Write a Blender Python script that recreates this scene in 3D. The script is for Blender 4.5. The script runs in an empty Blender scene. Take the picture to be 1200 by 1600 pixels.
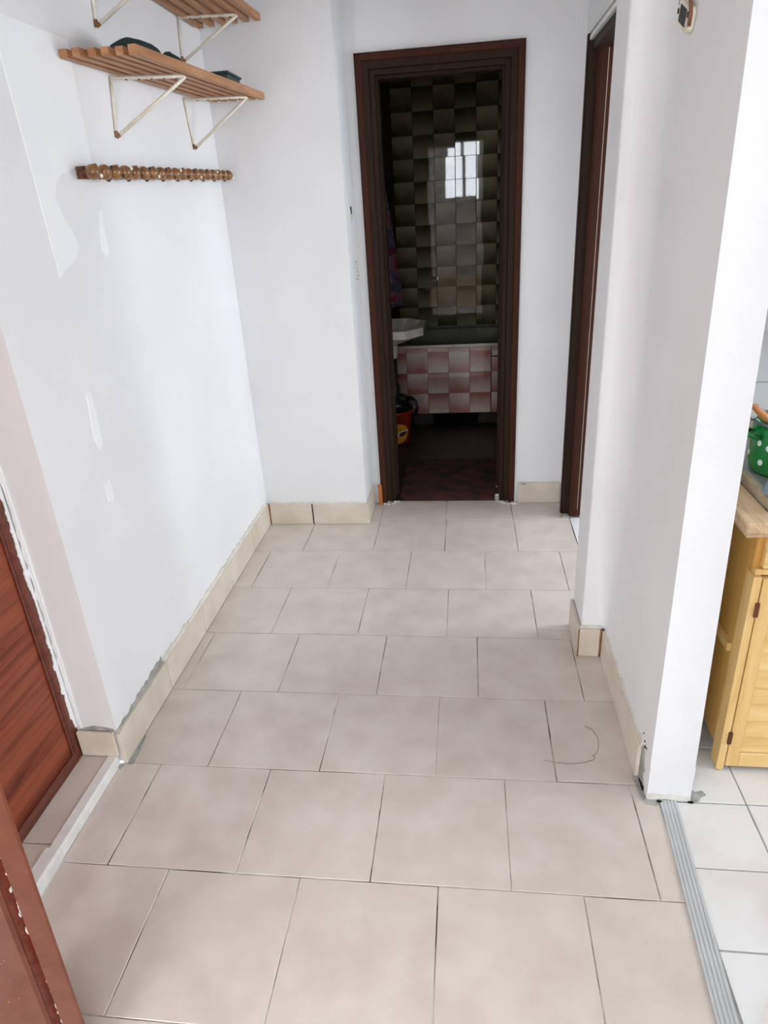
import bpy, math, random
from mathutils import Vector, Matrix
random.seed(7)
S = bpy.context.scene
COL = S.collection
PI = math.pi

# ---------------------------------------------------------------- camera
cam_d = bpy.data.cameras.new('camera')
cam = bpy.data.objects.new('camera', cam_d)
COL.objects.link(cam)
cam_d.sensor_fit = 'VERTICAL'
cam_d.sensor_height = 24.0
cam_d.lens = 1049.456 * 24.0 / 1600.0
cam_d.clip_start = 0.02
_pitch, _yaw, _roll = math.radians(24.70505), math.radians(-7.89185), math.radians(-3.56745)
_f = Vector((math.sin(_yaw) * math.cos(_pitch), math.cos(_yaw) * math.cos(_pitch), -math.sin(_pitch)))
_r0 = Vector((math.cos(_yaw), -math.sin(_yaw), 0)); _u0 = _r0.cross(_f)
_r = math.cos(_roll) * _r0 + math.sin(_roll) * _u0
_u = -math.sin(_roll) * _r0 + math.cos(_roll) * _u0
M = Matrix((( _r.x, _u.x, -_f.x), (_r.y, _u.y, -_f.y), (_r.z, _u.z, -_f.z))).to_4x4()
M.translation = Vector((0.0183, -3.0639, 1.4671))
cam.matrix_world = M
S.camera = cam

# ---------------------------------------------------------------- world, daylight, added fill, exposure
w = bpy.data.worlds.new('sky'); S.world = w; w.use_nodes = True
wb = w.node_tree.nodes['Background']
wb.inputs[0].default_value = (0.80, 0.88, 1.0, 1); wb.inputs[1].default_value = 1.0

def daylight(name, loc, rot, sx, sy, power, col=(0.89, 0.945, 1.0)):
    d = bpy.data.lights.new(name, 'AREA'); d.shape = 'RECTANGLE'; d.size = sx; d.size_y = sy
    d.energy = power; d.color = col
    o = bpy.data.objects.new(name, d); o.location = loc; o.rotation_euler = rot; COL.objects.link(o)
    return o
daylight('kitchen_window_daylight', (3.36, -2.05, 1.55), (0, math.radians(90), 0), 1.3, 1.6, 38)
daylight('side_room_window_daylight', (3.06, -0.25, 1.5), (0, math.radians(90), 0), 1.3, 1.2, 54)
daylight('rear_axis_window_daylight', (-0.10, -6.56, 1.93), (math.radians(90), 0, 0), 0.66, 1.0, 27)
daylight('rear_right_fill', (1.90, -6.56, 1.55), (math.radians(90), 0, 0), 1.8, 1.3, 100, (.915, .96, 1.0))  # unseen fill lamp, added to brighten the left wall, near floor and recess return
daylight('rear_left_fill', (-2.20, -6.56, 1.55), (math.radians(90), 0, 0), 1.4, 1.3, 86, (.915, .96, 1.0))  # unseen fill lamp, added to lift the right wall and end wall

vs = S.view_settings
S.display_settings.display_device = 'sRGB'
vs.view_transform = 'Standard'; vs.look = 'None'; vs.gamma = 1.0; vs.use_curve_mapping = False
vs.exposure = 0.62

# ---------------------------------------------------------------- helpers
ORG = {}
class MB:
    def __init__(s): s.v = []; s.f = []; s.sm = []
    def add(s, vs, fs, smooth=False):
        n = len(s.v); s.v += [tuple(p) for p in vs]
        for f in fs: s.f.append([i + n for i in f]); s.sm.append(smooth)
        return s
    def box(s, x0, x1, y0, y1, z0, z1, b=0.0):
        if b <= 0:
            v = [(x, y, z) for z in (z0, z1) for y in (y0, y1) for x in (x0, x1)]
            return s.add(v, [(0, 2, 3, 1), (4, 5, 7, 6), (0, 1, 5, 4), (1, 3, 7, 5), (3, 2, 6, 7), (2, 0, 4, 6)])
        # chamfered box: 24 vertices
        xs, ys, zs = (x0, x1), (y0, y1), (z0, z1); v = []; idx = {}
        for i in (0, 1):
            for j in (0, 1):
                for k in (0, 1):
                    sx, sy, sz = (1 - 2 * i), (1 - 2 * j), (1 - 2 * k)
                    for a in range(3):
                        p = [xs[i] + sx * b, ys[j] + sy * b, zs[k] + sz * b]
                        p[a] = (xs[i], ys[j], zs[k])[a]
                        idx[(i, j, k, a)] = len(v); v.append(tuple(p))
        F = []
        for a in range(3):
            o1, o2 = [q for q in range(3) if q != a]
            for e in (0, 1):
                q = []
                for (c, d) in ((0, 0), (1, 0), (1, 1), (0, 1)):
                    t = [0, 0, 0]; t[a] = e; t[o1] = c; t[o2] = d; q.append(idx[(t[0], t[1], t[2], a)])
                F.append(q)
        for a in range(3):           # edges along axis a
            o1, o2 = [q for q in range(3) if q != a]
            for c in (0, 1):
                for d in (0, 1):
                    t0 = [0, 0, 0]; t0[a] = 0; t0[o1] = c; t0[o2] = d
                    t1 = list(t0); t1[a] = 1
                    F.append([idx[(*t0, o1)], idx[(*t1, o1)], idx[(*t1, o2)], idx[(*t0, o2)]])
        for i in (0, 1):
            for j in (0, 1):
                for k in (0, 1): F.append([idx[(i, j, k, 0)], idx[(i, j, k, 1)], idx[(i, j, k, 2)]])
        return s.add(v, F)
    def prism(s, poly, axis, a, b, poly2=None):
        """poly: 2D points in the two other axes (order x,y / x,z / y,z); from a to b along axis."""
        def mk(p, t):
            if axis == 'z': return (p[0], p[1], t)
            if axis == 'y': return (p[0], t, p[1])
            return (t, p[0], p[1])
        n = len(poly); q = poly2 or poly
        v = [mk(p, a) for p in poly] + [mk(p, b) for p in q]
        F = [list(range(n)), list(range(2 * n - 1, n - 1, -1))]
        F += [[i, (i + 1) % n, n + (i + 1) % n, n + i] for i in range(n)]
        return s.add(v, F)
    def hexa(s, p8): return s.add(p8, [(0, 2, 3, 1), (4, 5, 7, 6), (0, 1, 5, 4), (1, 3, 7, 5), (3, 2, 6, 7), (2, 0, 4, 6)])
    def bar(s, A, B, w, h, up=(0, 0, 1)):
        A, B = Vector(A), Vector(B); d = (B - A).normalized(); sd = d.cross(Vector(up)).normalized(); u = sd.cross(d)
        v = [P + sd * i * w / 2 + u * j * h / 2 for P in (A, B) for j in (-1, 1) for i in (-1, 1)]
        return s.hexa(v)
    def tube(s, pts, r, n=10, smooth=True, cap=True):
        pts = [Vector(p) for p in pts]; rs = r if isinstance(r, (list, tuple)) else [r] * len(pts)
        rings = []; u = None
        for i, p in enumerate(pts):
            if i == 0: t = pts[1] - p
            elif i == len(pts) - 1: t = p - pts[i - 1]
            else: t = (pts[i + 1] - p).normalized() + (p - pts[i - 1]).normalized()
            t.normalize()
            if u is None:
                u = Vector((0, 0, 1)) if abs(t.z) < .9 else Vector((1, 0, 0))
            u = (u - t * u.dot(t)).normalized(); vv = t.cross(u)
            rings.append([p + rs[i] * (math.cos(2 * PI * k / n) * u + math.sin(2 * PI * k / n) * vv) for k in range(n)])
        V = [q for R in rings for q in R]; F = []
        for i in range(len(pts) - 1):
            for k in range(n): F.append([i * n + k, i * n + (k + 1) % n, (i + 1) * n + (k + 1) % n, (i + 1) * n + k])
        s.add(V, F, smooth)
        if cap: s.add(rings[0], [list(range(n))[::-1]]); s.add(rings[-1], [list(range(n))])
        return s
    def lathe(s, prof, c, n=32, axis='z', smooth=True, sx=1, sy=1):
        V = []; F = []; m = len(prof)
        for k in range(n):
            a = 2 * PI * k / n
            for (r, h) in prof:
                x, y = r * math.cos(a) * sx, r * math.sin(a) * sy
                p = {'z': (x, y, h), 'x': (h, x, y), 'y': (x, h, y)}[axis]
                V.append((c[0] + p[0], c[1] + p[1], c[2] + p[2]))
        for k in range(n):
            for i in range(m - 1):
                a0, b0 = k * m + i, ((k + 1) % n) * m + i
                F.append([a0, b0, b0 + 1, a0 + 1])
        return s.add(V, F, smooth)
    def ball(s, c, r, n=12, m=8, sc=(1, 1, 1)):
        pr = [(max(1e-5, math.sin(PI * i / m)) * r, -math.cos(PI * i / m) * r) for i in range(m + 1)]
        V0 = len(s.v); s.lathe(pr, (0, 0, 0), n)
        for i in range(V0, len(s.v)):
            p = s.v[i]; s.v[i] = (c[0] + p[0] * sc[0], c[1] + p[1] * sc[1], c[2] + p[2] * sc[2])
        return s
    def sweep_frame(s, prof, x0, x1, zt, zb=0.0, head_only=False):
        """door casing: prof = [(outward offset, y)] swept up, across, down with mitres."""
        st = []
        for (xx, zz, dx, dz) in ((x0, zb, -1, 0), (x0, zt, -1, 1), (x1, zt, 1, 1), (x1, zb, 1, 0)):
            st.append([(xx + dx * d, y, zz + dz * d) for d, y in prof])
        n = len(prof); V = [p for q in st for p in q]; F = []
        for i in range(3):
            for k in range(n): F.append([i * n + k, i * n + (k + 1) % n, (i + 1) * n + (k + 1) % n, (i + 1) * n + k])
        F.append(list(range(n))); F.append(list(range(4 * n - 1, 3 * n - 1, -1)))
        return s.add(V, F)
    def mesh(s, name, o=(0, 0, 0)):
        me = bpy.data.meshes.new(name)
        me.from_pydata([(p[0] - o[0], p[1] - o[1], p[2] - o[2]) for p in s.v], [], s.f)
        me.polygons.foreach_set('use_smooth', s.sm)
        import bmesh
        bm = bmesh.new(); bm.from_mesh(me); bmesh.ops.remove_doubles(bm, verts=bm.verts, dist=1e-6)
        bmesh.ops.recalc_face_normals(bm, faces=bm.faces); bm.to_mesh(me); bm.free()
        return me
    def build(s, name, mat, parent=None, loc=None):
        po = ORG.get(parent.name, (0, 0, 0)) if parent else (0, 0, 0)
        o_ = tuple(loc) if loc else po
        me = s.mesh(name, o_); me.materials.append(mat)
        o = bpy.data.objects.new(name, me); COL.objects.link(o)
        o.location = tuple(o_[i] - po[i] for i in range(3))
        if parent: o.parent = parent
        ORG[o.name] = o_
        return o
def place(name, me, loc, parent=None, rot=(0, 0, 0)):
    o = bpy.data.objects.new(name, me); COL.objects.link(o)
    po = ORG.get(parent.name, (0, 0, 0)) if parent else (0, 0, 0)
    o.location = tuple(loc[i] - po[i] for i in range(3)); o.rotation_euler = rot
    if parent: o.parent = parent
    ORG[o.name] = tuple(loc)
    return o
def thing(name, loc, label, cat, group=None, kind=None):
    o = bpy.data.objects.new(name, None); COL.objects.link(o); o.location = loc; ORG[o.name] = tuple(loc)
    o.empty_display_size = 0.05
    return tag(o, label, cat, group, kind)
def tag(o, label, cat=None, group=None, kind=None):
    o['label'] = label
    if cat: o['category'] = cat
    if group: o['group'] = group
    if kind: o['kind'] = kind
    return o
def struct(name, mb, mat, label, cat='wall', loc=None):
    return tag(mb.build(name, mat, None, loc), label, cat, None, 'structure')
def ragged(p0, p1, n, amp, base):
    """points from p0 to p1 wobbling by +-amp perpendicular (in 2D)"""
    out = []
    dx, dy = p1[0] - p0[0], p1[1] - p0[1]; L = math.hypot(dx, dy); nx, ny = -dy / L, dx / L
    rr = random.Random(base)
    for i in range(n + 1):
        t = i / n; a = rr.uniform(-amp, amp)
        out.append((p0[0] + dx * t + nx * a, p0[1] + dy * t + ny * a))
    return out

# ---------------------------------------------------------------- materials
def lin(c): return tuple(((x / 255) / 12.92 if x / 255 <= .04045 else ((x / 255 + .055) / 1.055) ** 2.4) for x in c)
def base_mat(name, rough=0.5, spec=0.5, metal=0.0):
    m = bpy.data.materials.new(name); m.use_nodes = True
    b = m.node_tree.nodes['Principled BSDF']
    b.inputs['Roughness'].default_value = rough; b.inputs['Metallic'].default_value = metal
    b.inputs['Specular IOR Level'].default_value = spec
    return m, m.node_tree, b
def nd(t, k, **kw):
    n = t.nodes.new(k)
    for a, v in kw.items(): setattr(n, a, v)
    return n
def coords(t, scale=(1, 1, 1), kind='Object', rot=(0, 0, 0)):
    c = nd(t, 'ShaderNodeTexCoord'); mp = nd(t, 'ShaderNodeMapping')
    mp.inputs['Scale'].default_value = scale; mp.inputs['Rotation'].default_value = rot
    t.links.new(c.outputs[kind], mp.inputs[0]); return mp.outputs[0]
def geo(t, scale=(1, 1, 1)):
    c = nd(t, 'ShaderNodeNewGeometry'); mp = nd(t, 'ShaderNodeMapping'); mp.inputs['Scale'].default_value = scale
    t.links.new(c.outputs['Position'], mp.inputs[0]); return mp.outputs[0]
def ramp(t, src, stops):
    r = nd(t, 'ShaderNodeValToRGB'); e = r.color_ramp.elements
    while len(e) < len(stops): e.new(0.5)
    for i, (p, c) in enumerate(stops): e[i].position = p; e[i].color = (*c, 1)
    t.links.new(src, r.inputs[0]); return r.outputs[0]
def noise(t, vec, sc, det=4, rough=.5, dist=0.0):
    n = nd(t, 'ShaderNodeTexNoise'); n.inputs['Scale'].default_value = sc; n.inputs['Detail'].default_value = det
    n.inputs['Roughness'].default_value = rough; n.inputs['Distortion'].default_value = dist
    t.links.new(vec, n.inputs['Vector']); return n.outputs[0]
def bump(t, b, src, strength, dist=0.002):
    n = nd(t, 'ShaderNodeBump'); n.inputs['Strength'].default_value = strength; n.inputs['Distance'].default_value = dist
    t.links.new(src, n.inputs['Height']); t.links.new(n.outputs[0], b.inputs['Normal'])
def mottled(name, c1, c2, sc=8, rough=.5, bmp=0.0, bsc=60, rand=0.0, det=5, spec=.5, lo=.35, hi=.65, scale=(1, 1, 1), bd=.002):
    m, t, b = base_mat(name, rough, spec); v = geo(t, scale)
    out = ramp(t, noise(t, v, sc, det), [(lo, lin(c1)), (hi, lin(c2))])
    if rand:
        oi = nd(t, 'ShaderNodeObjectInfo'); mr = nd(t, 'ShaderNodeMapRange')
        mr.inputs[3].default_value = 1 - rand; mr.inputs[4].default_value = 1 + rand * .6
        t.links.new(oi.outputs['Random'], mr.inputs[0])
        h = nd(t, 'ShaderNodeHueSaturation'); t.links.new(mr.outputs[0], h.inputs['Value']); t.links.new(out, h.inputs['Color']); out = h.outputs[0]
    t.links.new(out, b.inputs['Base Color'])
    if bmp: bump(t, b, noise(t, v, bsc, 4), bmp, bd)
    return m
def wood(name, cols, scale, sc=6, rough=.4, bmp=.15, spec=.5, det=6, dist=.6, coat=0.0):
    m, t, b = base_mat(name, rough, spec); v = geo(t, scale)
    n = noise(t, v, sc, det, .6, dist)
    k = len(cols); out = ramp(t, n, [(0.28 + .44 * i / (k - 1), lin(c)) for i, c in enumerate(cols)])
    t.links.new(out, b.inputs['Base Color']); b.inputs['Coat Weight'].default_value = coat
    if bmp: bump(t, b, n, bmp, .001)
    return m
def plain(name, c, rough=.5, spec=.5, metal=0.0, var=.06):
    m, t, b = base_mat(name, rough, spec, metal); v = geo(t)
    a = tuple(min(255, x * (1 + var)) for x in c); d = tuple(x * (1 - var) for x in c)
    t.links.new(ramp(t, noise(t, v, 14, 3), [(.35, lin(d)), (.65, lin(a))]), b.inputs['Base Color'])
    return m
def gradient_tile(name, ca, cb, rough=.02, half=.07, mott=.0):
    """a glazed tile whose printed glaze fades from ca (lower edge) to cb (upper edge)"""
    m, t, b = base_mat(name, rough, .5); v = coords(t)
    sx = nd(t, 'ShaderNodeSeparateXYZ'); t.links.new(v, sx.inputs[0])
    mr = nd(t, 'ShaderNodeMapRange'); mr.inputs[1].default_value = -half; mr.inputs[2].default_value = half
    t.links.new(sx.outputs['Z'], mr.inputs[0])
    ad = nd(t, 'ShaderNodeMath', operation='ADD'); ml = nd(t, 'ShaderNodeMath', operation='MULTIPLY_ADD')
    ml.inputs[1].default_value = .5; ml.inputs[2].default_value = -.25
    t.links.new(noise(t, geo(t), 16, 3), ml.inputs[0]); t.links.new(ml.outputs[0], ad.inputs[0]); t.links.new(mr.outputs[0], ad.inputs[1])
    out = ramp(t, ad.outputs[0], [(.12, lin(ca)), (.88, lin(cb))])
    oi = nd(t, 'ShaderNodeObjectInfo'); mr2 = nd(t, 'ShaderNodeMapRange'); mr2.inputs[3].default_value = .82; mr2.inputs[4].default_value = 1.08
    t.links.new(oi.outputs['Random'], mr2.inputs[0])
    h = nd(t, 'ShaderNodeHueSaturation'); t.links.new(mr2.outputs[0], h.inputs['Value']); t.links.new(out, h.inputs['Color'])
    t.links.new(h.outputs[0], b.inputs['Base Color'])
    return m

PAINT = mottled('white_wall_paint', (235, 235, 236), (241, 241, 242), 2.2, .65, .2, 35, bd=.004, spec=.3)
PAINT_NEW = mottled('fresh_white_paint', (247, 248, 249), (250, 251, 251), 6, .6, .1, 50, spec=.3)
CEIL = mottled('ceiling_paint', (236, 236, 236), (242, 242, 242), 3, .8)
FTILE = mottled('beige_stoneware', (206, 194, 182), (220, 210, 200), 9, .36, .06, 90, rand=.03, det=9, lo=.3, hi=.7)
STILE = mottled('beige_skirting_stoneware', (212, 200, 183), (226, 216, 201), 9, .4, .05, 90, rand=.04)
GROUT = mottled('patchy_grout', (74, 64, 56), (222, 217, 210), 7, .9, .4, 80, lo=.40, hi=.60)
KTILE = mottled('white_marbled_tile', (226, 220, 216), (238, 238, 237), 5, .3, 0, 60, rand=.02, det=8, lo=.3, hi=.55)
KGROUT = mottled('grey_grout', (166, 166, 162), (186, 185, 180), 20, .9)
JOINT = mottled('skirting_joint', (70, 58, 48), (170, 160, 148), 14, .95)
MORTAR = mottled('grey_mortar', (150, 149, 144), (186, 186, 182), 30, .95, .8, 90, bd=.004)
PLASTER = mottled('filler_plaster', (218, 213, 203), (232, 229, 221), 30, .9, .5, 90)
GAP = plain('dark_crack', (42, 36, 32), .95, .1)
BROWN = wood('dark_brown_varnish', [(40, 28, 20), (46, 32, 23), (51, 36, 26)], (14, 14, .7), 3, .5, .1, .10)
BROWN2 = wood('red_brown_varnish', [(58, 32, 24), (66, 38, 28), (73, 43, 32)], (14, 14, .7), 3, .5, .1, .10)
ENTRY = wood('mahogany_laminate', [(86, 34, 20), (128, 60, 38), (154, 78, 50), (132, 62, 40)], (9, .45, 9), 4, .42, .03, .3, det=8, dist=.5)
ENTRYF = wood('mahogany_edge', [(84, 36, 24), (116, 56, 38)], (8, .9, 8), 5, .35, .05)
JAMBP = mottled('red_brown_gloss_paint', (96, 50, 34), (108, 60, 42), 26, .42, .25, 60, det=8)
JAMBD = mottled('worn_dark_red_paint', (88, 34, 22), (112, 50, 34), 40, .22, .4, 120, det=8)
SHELFW = wood('shelf_pine', [(146, 94, 56), (176, 124, 84), (196, 148, 108)], (18, 1.2, 18), 3, .5, .1)
RUST = mottled('rust', (112, 74, 48), (160, 116, 78), 60, .9)
WIRE = mottled('cream_enamel_wire', (226, 218, 200), (240, 235, 222), 30, .4)
KNOB = wood('turned_knob_wood', [(96, 60, 28), (134, 90, 48), (170, 122, 74)], (20, 20, 20), 3, .3, .1, coat=.3)
RAIL = wood('knob_rail_wood', [(70, 38, 20), (110, 66, 38)], (18, 2, 18), 3, .45)
CLOTHG = mottled('dark_green_cloth', (16, 34, 36), (30, 54, 54), 50, .9, .4, 200)
GREENB = mottled('dark_green_plastic', (30, 56, 50), (42, 70, 62), 30, .5)
BLACKP = plain('black_plastic', (20, 20, 24), .4)
OLIVE_A = gradient_tile('olive_tile_dark_low', (92, 84, 60), (166, 160, 128))
OLIVE_B = gradient_tile('olive_tile_dark_high', (158, 150, 118), (86, 78, 56))
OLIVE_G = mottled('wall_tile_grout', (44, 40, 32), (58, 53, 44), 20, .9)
PINK_A = gradient_tile('pink_tile_rose_low', (200, 136, 126), (238, 224, 212))
PINK_B = gradient_tile('pink_tile_rose_high', (236, 220, 208), (196, 130, 120))
PINKG = plain('pink_grout', (120, 84, 78), .9)
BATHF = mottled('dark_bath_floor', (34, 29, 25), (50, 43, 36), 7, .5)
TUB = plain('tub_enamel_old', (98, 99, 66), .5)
CERAM = plain('white_ceramic', (228, 222, 214), .15)
TRAP = plain('dark_trap_plastic', (26, 32, 30), .4)
BUCKET = plain('red_plastic', (168, 52, 34), .4)
YELLOW = mottled('yellow_print', (226, 150, 40), (240, 172, 60), 30, .45)
BRPRINT = plain('brown_print', (86, 34, 22), .5)
WHPRINT = plain('white_print', (240, 232, 220), .5)
BAG = mottled('black_bag_film', (18, 16, 28), (34, 30, 46), 20, .25)
MATRED = mottled('dark_red_rug', (40, 31, 27), (92, 46, 42), 12, .95, .5, 250)
PINE = wood('yellow_pine', [(216, 172, 102), (232, 192, 124), (240, 206, 146)], (9, 9, .8), 3, .4, .05)
PINEH = wood('yellow_pine_slat', [(214, 170, 102), (234, 196, 128), (242, 210, 152)], (.8, 9, 9), 3, .4, .05)
PINES = wood('amber_pine_side', [(196, 140, 62), (214, 162, 82), (222, 176, 98)], (9, 9, .8), 2.5, .4, .05)
PLANK = wood('raw_plank', [(176, 142, 104), (206, 176, 138), (224, 198, 162)], (9, 1.0, 9), 4, .6, .15)
STEELG = plain('grey_sink', (150, 150, 146), .35, .5, .3)
CONCR = mottled('tan_sink_edge', (164, 146, 118), (186, 168, 140), 30, .6)
GREENP = plain('green_enamel', (28, 122, 52), .18, var=.04)
GREYRIM = plain('grey_enamel_rim', (84, 98, 104), .25)
DOT = plain('white_dot', (228, 240, 228), .25)
SPOON = wood('spoon_wood', [(176, 110, 60), (206, 140, 86)], (6, 6, 6), 3, .5)
SPOONW = plain('white_spoon', (236, 234, 230), .3)
GREYPL = plain('blue_grey_plastic', (126, 138, 146), .4)
HINGE = plain('bronze_hinge', (110, 66, 40), .4, .5, .6)
ALU = plain('grey_aluminium', (196, 199, 200), .45, .5, 0.0, var=.02)
WHITEPL = mottled('white_trim', (226, 224, 220), (238, 237, 234), 20, .4)
DEVW = plain('ivory_plastic', (232, 226, 206), .35)
SCREEN = plain('dark_screen', (14, 18, 17), .4, .2)
BROWNW = plain('brown_wire', (140, 86, 56), .5)
HOLE = plain('hole_shadow', (40, 34, 32), .9)
ORANGEW = wood('orange_wood', [(176, 98, 44), (206, 128, 66)], (10, 10, 1), 4, .5)
LAMIN = wood('rear_room_floor', [(150, 112, 78), (176, 136, 98)], (6, .8, 6), 3, .4)
UPVC = plain('white_window_frame', (238, 238, 238), .35)
HAIR = plain('dark_thread', (140, 124, 108), .7)
def towel_mat():
    m, t, b = base_mat('towel_print', .95, .1); v = geo(t, (2.5, 2.5, 5.5))
    out = ramp(t, noise(t, v, 2.2, 2, .5, .8), [(.30, lin((120, 44, 58))), (.42, lin((160, 84, 98))), (.5, lin((130, 108, 116))), (.58, lin((70, 90, 116))), (.68, lin((132, 46, 64)))])
    t.links.new(out, b.inputs['Base Color']); bump(t, b, noise(t, geo(t), 300, 2), .4, .002); return m
TOWEL = towel_mat()
def pane_mat():
    m = bpy.data.materials.new('window_pane_glass'); m.use_nodes = True; t = m.node_tree; t.nodes.clear()
    o = nd(t, 'ShaderNodeOutputMaterial'); a = nd(t, 'ShaderNodeBsdfTransparent'); g = nd(t, 'ShaderNodeBsdfGlossy'); g.inputs['Roughness'].default_value = .02
    x = nd(t, 'ShaderNodeMixShader'); x.inputs[0].default_value = .06
    t.links.new(a.outputs[0], x.inputs[1]); t.links.new(g.outputs[0], x.inputs[2]); t.links.new(x.outputs[0], o.inputs[0]); return m
PANE = pane_mat()

# ================================================================ SETTING: hall shell
H = 2.52
# left wall with squared end at the entrance recess
wl = struct('wall_left', MB().prism([(-1.32, -1.656), (-1.0, -1.660), (-1.0, 0.30), (-1.32, 0.30)], 'z', 0.0, H,
            [(-1.32, -1.640), (-1.004, -1.648), (-1.004, 0.30), (-1.32, 0.30)]), PAINT, 'white left hall wall carrying the two slatted shelves and the peg rack')
# projecting wall block in the corner (chimney / duct)
wc = struct('wall_corner', MB().prism([(-1.02, -.037), (-.487, -.037), (-.487, .34), (-1.02, .34)], 'z', 0.0, H,
            [(-1.02, -.030), (-.485, -.030), (-.485, .34), (-1.02, .34)]), PAINT, 'white projecting wall block between the shelves and the bathroom door')
# back wall with the bathroom opening
def opening_wall_y(y0, y1, x0, x1, ox0, ox1, oz1, z1=H, oz0=0.0):
    m = MB().box(x0, ox0, y0, y1, 0.0, z1).box(ox1, x1, y0, y1, 0.0, z1).box(ox0, ox1, y0, y1, oz1, z1)
    if oz0 > 0: m.box(ox0, ox1, y0, y1, 0.0, oz0)
    return m
def opening_wall_x(x0, x1, y0, y1, oy0, oy1, oz1, z1=H, oz0=0.0):
    m = MB().box(x0, x1, y0, oy0, 0.0, z1).box(x0, x1, oy1, y1, 0.0, z1).box(x0, x1, oy0, oy1, oz1, z1)
    if oz0 > 0: m.box(x0, x1, oy0, oy1, 0.0, oz0)
    return m
wb_ = struct('wall_back', opening_wall_y(.215, .335, -.487, 1.1, -.40, .22, 1.985), PAINT, 'white hall end wall around the dark bathroom door')
# right wall: thin partition with a thicker pilaster end, then the side-room doorway with lintel
prt_b = [(.480, -1.712), (.590, -1.712), (.592, -.905), (.400, -.905), (.400, -1.080), (.4025, -1.0855), (.408, -1.088), (.478, -1.088)]
def fillet(x0, xs=.418, d=.15): # thick plaster fillet softening the inner corner above the skirting
    out = []
    for k in range(25):
        a = PI / 2 * k / 24
        out.append((xs + (x0 - xs) * math.sin(a), -1.088 - d * (1 - math.cos(a))))
    return out
prt_m = [(.4785, -1.712), (.5885, -1.712), (.591, -.905), (.400, -.905), (.400, -1.078), (.4025, -1.0855), (.408, -1.088)] + fillet(.4775, .462, .02)
prt_n = [(.4755, -1.712), (.580, -1.712), (.590, -.905), (.400, -.905), (.400, -1.078), (.4025, -1.0855), (.408, -1.088)] + fillet(.4765)
prt_t = [(.459, -1.712), (.545, -1.712), (.580, -.905), (.400, -.910), (.400, -1.078), (.4025, -1.0855), (.408, -1.088)] + fillet(.469)
wr = struct('wall_right', MB().prism(prt_b, 'z', 0.0, .118).prism(prt_m, 'z', .1181, .55, prt_n).prism(prt_n, 'z', .55, H, prt_t), PAINT, 'white partition wall between hall and kitchen, with bright squared end')
MB().ball((.4405, -1.0925, 1.385), .0035, 8, 6).build('nail_hole', HOLE, wr)
struct('wall_side_door', MB().box(.492, .592, -.905, .055, 2.0, H).box(.492, .592, .055, .215, 0.0, H), PAINT,
       'white wall above and beyond the doorway on the right')
wnr = struct('wall_right_near', MB().prism([(.462, -3.05), (.59, -3.05), (.59, -2.40), (.462, -2.40)], 'z', 0.0, H,
       [(.452, -3.05), (.59, -3.05), (.59, -2.40), (.452, -2.40)]), PAINT, 'shaded white wall edge in the bottom right corner')
struct('wall_near', MB().box(-1.32, -1.125, -2.62, -2.44, 0.0, H).box(-1.125, .462, -2.62, -2.44, 2.1, H), PAINT, 'white wall above and beside the red-brown door jamb', 'wall')
struct('ceiling', MB().box(-3.3, 3.4, -6.7, 2.6, H, H + .1), CEIL, 'plain white ceiling', 'ceiling')

# hall floor: grout bed with one object for every tile
fl = struct('floor', MB().box(-1.0, .512, -2.66, .24, -.06, -.0025), GROUT, 'hall floor of beige square tiles laid in staggered rows', 'floor')
T = .333; GAPW = .0024
OFF = {0: -1.286 - 2, 1: -2.2762 - 2, 2: -2.7319 - 1, 3: -2.1955 - 2, 4: -2.857 - 1, 5: -2.2302 - 2, 6: -2.6589 - 1, 7: -2.1685 - 2, 8: -2.68 - 1}
_tm = {}
def slab_mesh(key, w_, d_, h_, mat, b=.0012):
    k = (key, round(w_, 4), round(d_, 4), round(h_, 4))
    if k not in _tm:
        me = MB().box(-w_ / 2, w_ / 2, -d_ / 2, d_ / 2, -h_, 0, b).mesh(key); me.materials.append(mat); _tm[k] = me
    return _tm[k]
def floor_tile(x0, x1, y0, y1, par=fl, mat=FTILE, z=0.0, g=GAPW, name='floor_tile'):
    if x1 - x0 < .012 or y1 - y0 < .012: return
    w_, d_ = x1 - x0 - g, y1 - y0 - g
    o = place(name, slab_mesh(name, w_, d_, .009, mat), ((x0 + x1) / 2 + random.uniform(-.0006, .0006), (y0 + y1) / 2 + random.uniform(-.0006, .0006), z + random.uniform(-.0006, .0004)), par,
              (random.uniform(-.0012, .0012), random.uniform(-.0012, .0012), random.uniform(-.0015, .0015)))
    return o
for g in range(9):
    y1 = -(g - 1) * T if g else .236; y0 = -g * T if g else 0.0
    xmin, xmax = (-.99, .511)
    if g == 0: xmin = -.478
    if g >= 6: xmin = -1.008
    for k in range(9):
        a, b_ = (OFF[g] + k) * T, (OFF[g] + k + 1) * T
        a2, b2 = max(a, xmin), min(b_, xmax)
        if b2 - a2 < .014: continue
        if g == 3 and b2 >= .50:          # two cut pieces beside the pilaster
            floor_tile(a2, b2, y0 + .06, y1); floor_tile(a2, b2, y0, y0 + .06); continue
        floor_tile(a2, b2, y0, y1)
# cement smear where the last skirting tile is missing
mp_ = MB().prism([(.458, -1.628), (.474, -1.622), (.487, -1.65), (.492, -1.70), (.514, -1.716), (.500, -1.733), (.478, -1.728), (.466, -1.70)], 'z', -.001, .0035)
mp_.build('cement_smear', MORTAR, fl)
MB().prism([(.480, -1.652), (.489, -1.668), (.4885, -1.712), (.4835, -1.700)], 'z', .0036, .0044).build('crack', GAP, fl)
MB().prism([(.507, -1.7165), (.519, -1.7185), (.515, -1.724), (.503, -1.722)], 'z', .0036, .005).build('crack', GAP, fl)

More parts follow.
